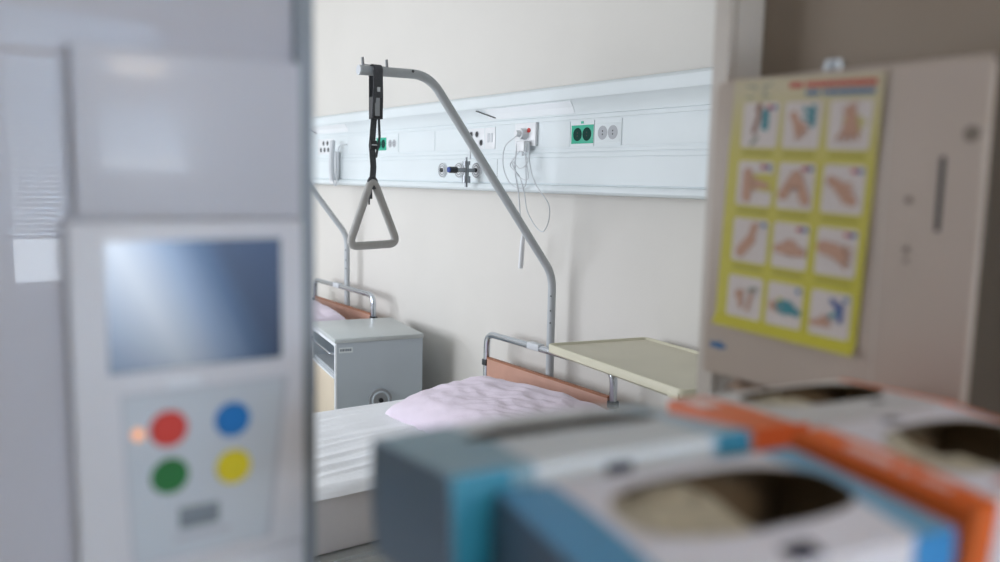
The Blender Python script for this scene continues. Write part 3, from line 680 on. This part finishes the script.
    x, z = cc(3,1); cap(x-.014,z-.002,x-.008,z-.004,.006,'p_skin',D2); ell(x+.002,z-.002,.013,.0085,'p_teal',D2); cap(x+.006,z-.003,x+.018,z-.006,.0045,'p_teal',D2); dots(3,1,False)
    x, z = cc(3,2); hand(x-.008,z-.010,R(-80),.010); rect(x+.010,x+.016,z-.008,z+.014,'p_navy',D2); cap(x+.002,z+.016,x+.012,z+.006,.003,'p_navy',D2); cap(x+.001,z-.002,x+.012,z+.004,.0025,'p_teal',D2); dots(3,2,False)
    # lower end curls off the cover
    for v in bm.verts:
        t = max(0, (-v.co.z-PH*.957)/(PH*.043)); v.co.y -= .007*t*t
        v.co.y -= .0012*math.sin(v.co.z*40)*math.sin(v.co.x*25)*.5+.0008
    return obj('hygiene_poster', bm, [M[m] for m in mats])
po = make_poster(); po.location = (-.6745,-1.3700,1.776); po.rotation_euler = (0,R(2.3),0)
tag(po, 'yellow hand hygiene poster with twelve picture squares taped on the towel dispenser', 'poster')

# ------------------------------------------------------------ glove boxes
BLUE, SHADED_BLUE, TEAL, ORG = (.055,.22,.42), (.13,.21,.29), (.02,.24,.36), (.80,.13,.02)
def carton(name, loc, rot, L, W, H, cm, op, label, slope=(1,0), bulge=.004, sag=0.0, seed=1, text=None, extras=None, crown=0):
    t = empty(name, loc, rot)
    t.rotation_mode = 'XYZ'
    bm = BM(); n = 96; cx, cy, rx, ry = op; rings = 8; pw = 2.6
    def rectpt(a):
        c, s = math.cos(a), math.sin(a); k = min((L/2)/max(abs(c),1e-6), (W/2)/max(abs(s),1e-6)); return c*k, s*k
    # angles include the corners
    ang = sorted([2*PI*k/n for k in range(n)]+[math.atan2(sy*W/2, sx*L/2) % (2*PI) for sx in (-1,1) for sy in (-1,1)])
    def zt_(x, y):
        e = (1-(2*x/L)**2)*(1-(2*y/W)**2); return bulge*e*(1+.5*noise.noise(Vector((x*14,y*14,seed))))+crown*(1-(2*x/L)**2)*(.5+y/W)
    R_ = []
    for r in range(rings+1):
        f = r/rings; ring = []
        for a in ang:
            ox, oy = rectpt(a); c, s = math.cos(a), math.sin(a)
            ex = cx+rx*math.copysign(abs(c)**(2/pw), c); ey = cy+ry*math.copysign(abs(s)**(2/pw), s)
            ex += .0015*noise.noise(Vector((a*2,seed,0))); ey += .0018*noise.noise(Vector((a*2,seed,5)))
            x = ex*(1-f)+ox*f; y = ey*(1-f)+oy*f; ring.append(bm.verts.new((x, y, zt_(x, y)+(.0015*(1-f)**3))))
        R_.append(ring)
    m = len(ang)
    for a, b in zip(R_, R_[1:]):
        for k in range(m): bm.faces.new((a[k], a[(k+1)%m], b[(k+1)%m], b[k]))
    # side walls, slightly bowed
    prev = R_[-1]
    for lev in range(1, 5):
        f = lev/4; ring = []
        for k, v in enumerate(prev if lev == 1 else base):
            x, y = (v.co.x, v.co.y) if lev == 1 else (base0[k][0], base0[k][1])
            bow = .0016*math.sin(PI*f); ring.append(bm.verts.new((x*(1+bow/(L/2)) if abs(abs(x)-L/2) < 1e-4 else x, y*(1+bow/(W/2)) if abs(abs(y)-W/2) < 1e-4 else y, -H*f)))
        if lev == 1: base = prev; base0 = [(v.co.x, v.co.y) for v in prev]
        for k in range(m): bm.faces.new((prev[k], prev[(k+1)%m], ring[(k+1)%m], ring[k]))
        prev = ring
    bm.faces.new(prev)
    c_ = obj('carton', bm, [cm, M['box_in']], t, smooth=True, angle=R(30))
    sd = c_.modifiers.new('s','SOLIDIFY'); sd.thickness = .0012; sd.offset = -1; sd.material_offset = 1; sd.material_offset_rim = 1
    # gloves: crumpled heap inside
    bm = BM(); g = 46; rows = []
    for j in range(g+1):
        row = []
        for i in range(g+1):
            x = (-1+2*i/g)*(L/2-.008); y = (-1+2*j/g)*(W/2-.008); u = (x-cx)/rx
            q_ = max(0, min(1, (u*slope[0]+slope[1])*1.6)); h = -H*.07-H*.62*q_*q_*(3-2*q_)-.012*abs(noise.noise(Vector((x*45,y*45,seed*3))))-.010*noise.noise(Vector((x*20,y*20,seed)))
            h = min(h, -.005)
            row.append(bm.verts.new((x, y, max(h, -H+.006))))
        rows.append(row)
    for j in range(g):
        for i in range(g): bm.faces.new((rows[j][i],rows[j][i+1],rows[j+1][i+1],rows[j+1][i]))
    obj('gloves', bm, M['glove'], t, smooth=True, angle=R(60))
    for nm, mm, bxs in (extras or []):
        bm = BM()
        for b in bxs: box(bm, *b)
        for v in bm.verts:
            if v.co.z > -.002: v.co.z += zt_(v.co.x, v.co.y)+.0002
        obj(nm, bm, mm, c_)
    tag(t, label, 'glove box', 'open glove boxes side by side in front'); return t
D3 = math.radians
LA = .226
white_print = M['p_white']
# A: far left box, thin slit opening towards the back
cmA = carton_mat('carton_print_teal', LA*1.02, (.22,.36,.43), (.36,.50,.60), .056, .035, white=(.64,.67,.68), end_shade=SHADED_BLUE, W=.125, front_left=(TEAL,.040), front_right=((.03,.22,.34),.030))  # top band paled in the colour where it catches light; end face shaded
carton('glove_box', (-.432,-1.829,1.475), (D3(-6.5),D3(.6),D3(83.6)), LA*1.02,.125,.078, cmA, (.008,.003,.080,.016),
       'blue-ended white glove box farthest left, nearest the pillow', slope=(.3,.1), bulge=.003, crown=.0045, seed=2,
       extras=[('logo_print', M['ink'], [(-.008,.012,-.0642,-.0624,-.019,-.007)])])
# B: near box, wide opening
cmB = carton_mat('carton_print_blue', LA, (.09,.31,.53), (.18,.40,.58), .036, .030, white=(.76,.74,.79), end_shade=(.12,.19,.28), W=.125, front_left=((.09,.31,.53),.036), front_right=((.05,.28,.62),.034))  # end face carries its shade as a darker blue
carton('glove_box', (-.294,-1.823,1.467), (D3(3.9),D3(.3),D3(80.8)), LA,.125,.078, cmB, (.012,.004,.080,.037),
       'blue-striped white glove box in front with its wide oval opening facing up', slope=(1.0,.0), bulge=.004, seed=5,
       extras=[('logo_print', M['ink'], [(-.006,.016,-.060,-.047,-.0006,.0006)]), ('text_print', mat('pale_blue_print',(.3,.42,.58),.5), [(.083,.100,-.0640,-.0624,-.060,-.030)])])
# C: far right box with orange end
ink_w = mat('white_print', (.78,.60,.56), .5)
cmC = carton_mat('carton_print_orange', .21, (.75,.16,.05), (.80,.15,.03), .040, .009, white=(.62,.62,.63), W=.13, front_left=(ORG,.052), front_right=None)
carton('glove_box', (-.443,-1.530,1.455), (D3(-4.4),D3(-1.9),D3(75.5)), .21,.13,.065, cmC, (.018,.012,.072,.038),
       'orange-ended glove box at the back, right under the towel dispenser', slope=(.9,.1), bulge=.001, seed=8,
       extras=[('logo_print', M['dark'], [(.040,.056,-.040,-.032,-.0006,.0006)]), ('text_print', ink_w, [(-.098,-.075,.020,.052,-.0006,.0006)])])
# D: near right box
cmD = carton_mat('carton_print_orange_pale', LA*.95, (.78,.14,.02), (.80,.15,.03), .030, .010, white=(.74,.72,.77), W=.125, front_left=((.60,.13,.03),.012))
carton('glove_box', (-.277,-1.586,1.468), (D3(6.3),D3(2.3),D3(89)), LA*.95,.125,.078, cmD, (.004,-.002,.080,.038),
       'white glove box at the right edge with orange lettered end', slope=(.9,.1), bulge=.003, seed=11,
       extras=[('logo_print', M['ink'], [(-.014,.004,.047,.056,-.0006,.0006)]),
               ('text_print', ink_w, [(-.099,-.089,-.002,.030,-.0006,.0006),(-.098,-.092,-.016,-.008,-.0006,.0006),(-.096,-.089,-.040,-.022,-.0006,.0006)]),
               ('red_print', mat('faded_red_print',(.55,.22,.22),.5), [(-.052,-.012,-.050,-.044,-.0006,.0006)])])
# trolley that carries them
tr = empty('supply_trolley', (-.35,-1.62,0)); tag(tr, 'small grey trolley under the glove boxes', 'trolley')
boxo('tray', -.125,.115,-.27,.22,1.368,1.380, M['bedmetal'], tr, bev=.003)
boxo('post', -.02,.02,-.02,.02,.08,1.368, M['bedmetal'], tr, bev=.003)
bm = BM(); box(bm, -.03,.03,-.25,.25,.05,.09,0,.005); box(bm, -.22,.22,-.03,.03,.05,.09,0,.005); obj('base', bm, M['bedmetal'], tr, smooth=True)
for x, y in ((0,-.22),(0,.22),(-.19,0),(.19,0)): cylo('castor', (x-.01,y,.026),(1,0,0),.026,.02,M['greyp'],tr)

# ------------------------------------------------------------ light: daylight through the two windows, plus an added ceiling fill lamp
def area(name, loc, rot, sx, sy, power, col):
    l = bpy.data.lights.new(name, 'AREA'); l.shape = 'RECTANGLE'; l.size = sx; l.size_y = sy; l.energy = power; l.color = col
    o = bpy.data.objects.new(name, l); C.objects.link(o); o.location = loc; o.rotation_euler = rot; return o
area('daylight_ward_window', (-4.7,-4.16,1.75), (R(90),0,0), 3.7, 1.6, 132, (.90,.93,1.0))
area('daylight_side_window', (2.56,-1.885,1.85), (R(90),0,R(90)), 1.18, 1.38, 112, (.80,.90,1.0))
cl = empty('added_fill_lamp', (1.7,-1.95,2.8)); tag(cl, 'flat square unseen fill lamp added at the anteroom ceiling', 'lamp')  # unseen lamp added to brighten the box tops and dispenser
boxo('added_lamp_body', -.33,.33,-.33,.33,-.05,-.001, M['frame'], cl, bev=.005)
boxo('added_lamp_diffuser', -.31,.31,-.31,.31,-.056,-.05, mat('fill_diffuser_glow',(.9,.88,.84),.5,emit=(1,.9,.78),estr=1.2), cl)
area('added_fill_light', (1.7,-1.95,2.735), (0,0,0), .6, .6, 20, (1,.87,.74))
w = bpy.data.worlds.new('sky'); S.world = w; w.use_nodes = True
w.node_tree.nodes['Background'].inputs[0].default_value = (.75,.87,1,1); w.node_tree.nodes['Background'].inputs[1].default_value = .8

# ------------------------------------------------------------ camera
cam = bpy.data.cameras.new('camera'); co = bpy.data.objects.new('camera', cam); C.objects.link(co); S.camera = co
rot = Matrix(((0.575844,-0.110289,0.810086),(0.817294,0.052395,-0.573834),(0.020843,0.992518,0.12031)))
co.matrix_world = Matrix.Translation((0,-2.19,1.65)) @ rot.to_4x4()
cam.sensor_width = 36; cam.lens = 29.88; cam.clip_start = .02
cam.dof.use_dof = True; cam.dof.focus_distance = 3.1; cam.dof.aperture_fstop = 2.0
S.view_settings.view_transform = 'Standard'; S.view_settings.look = 'None'; S.view_settings.gamma = 1; S.view_settings.exposure = 0
S.view_settings.use_curve_mapping = False
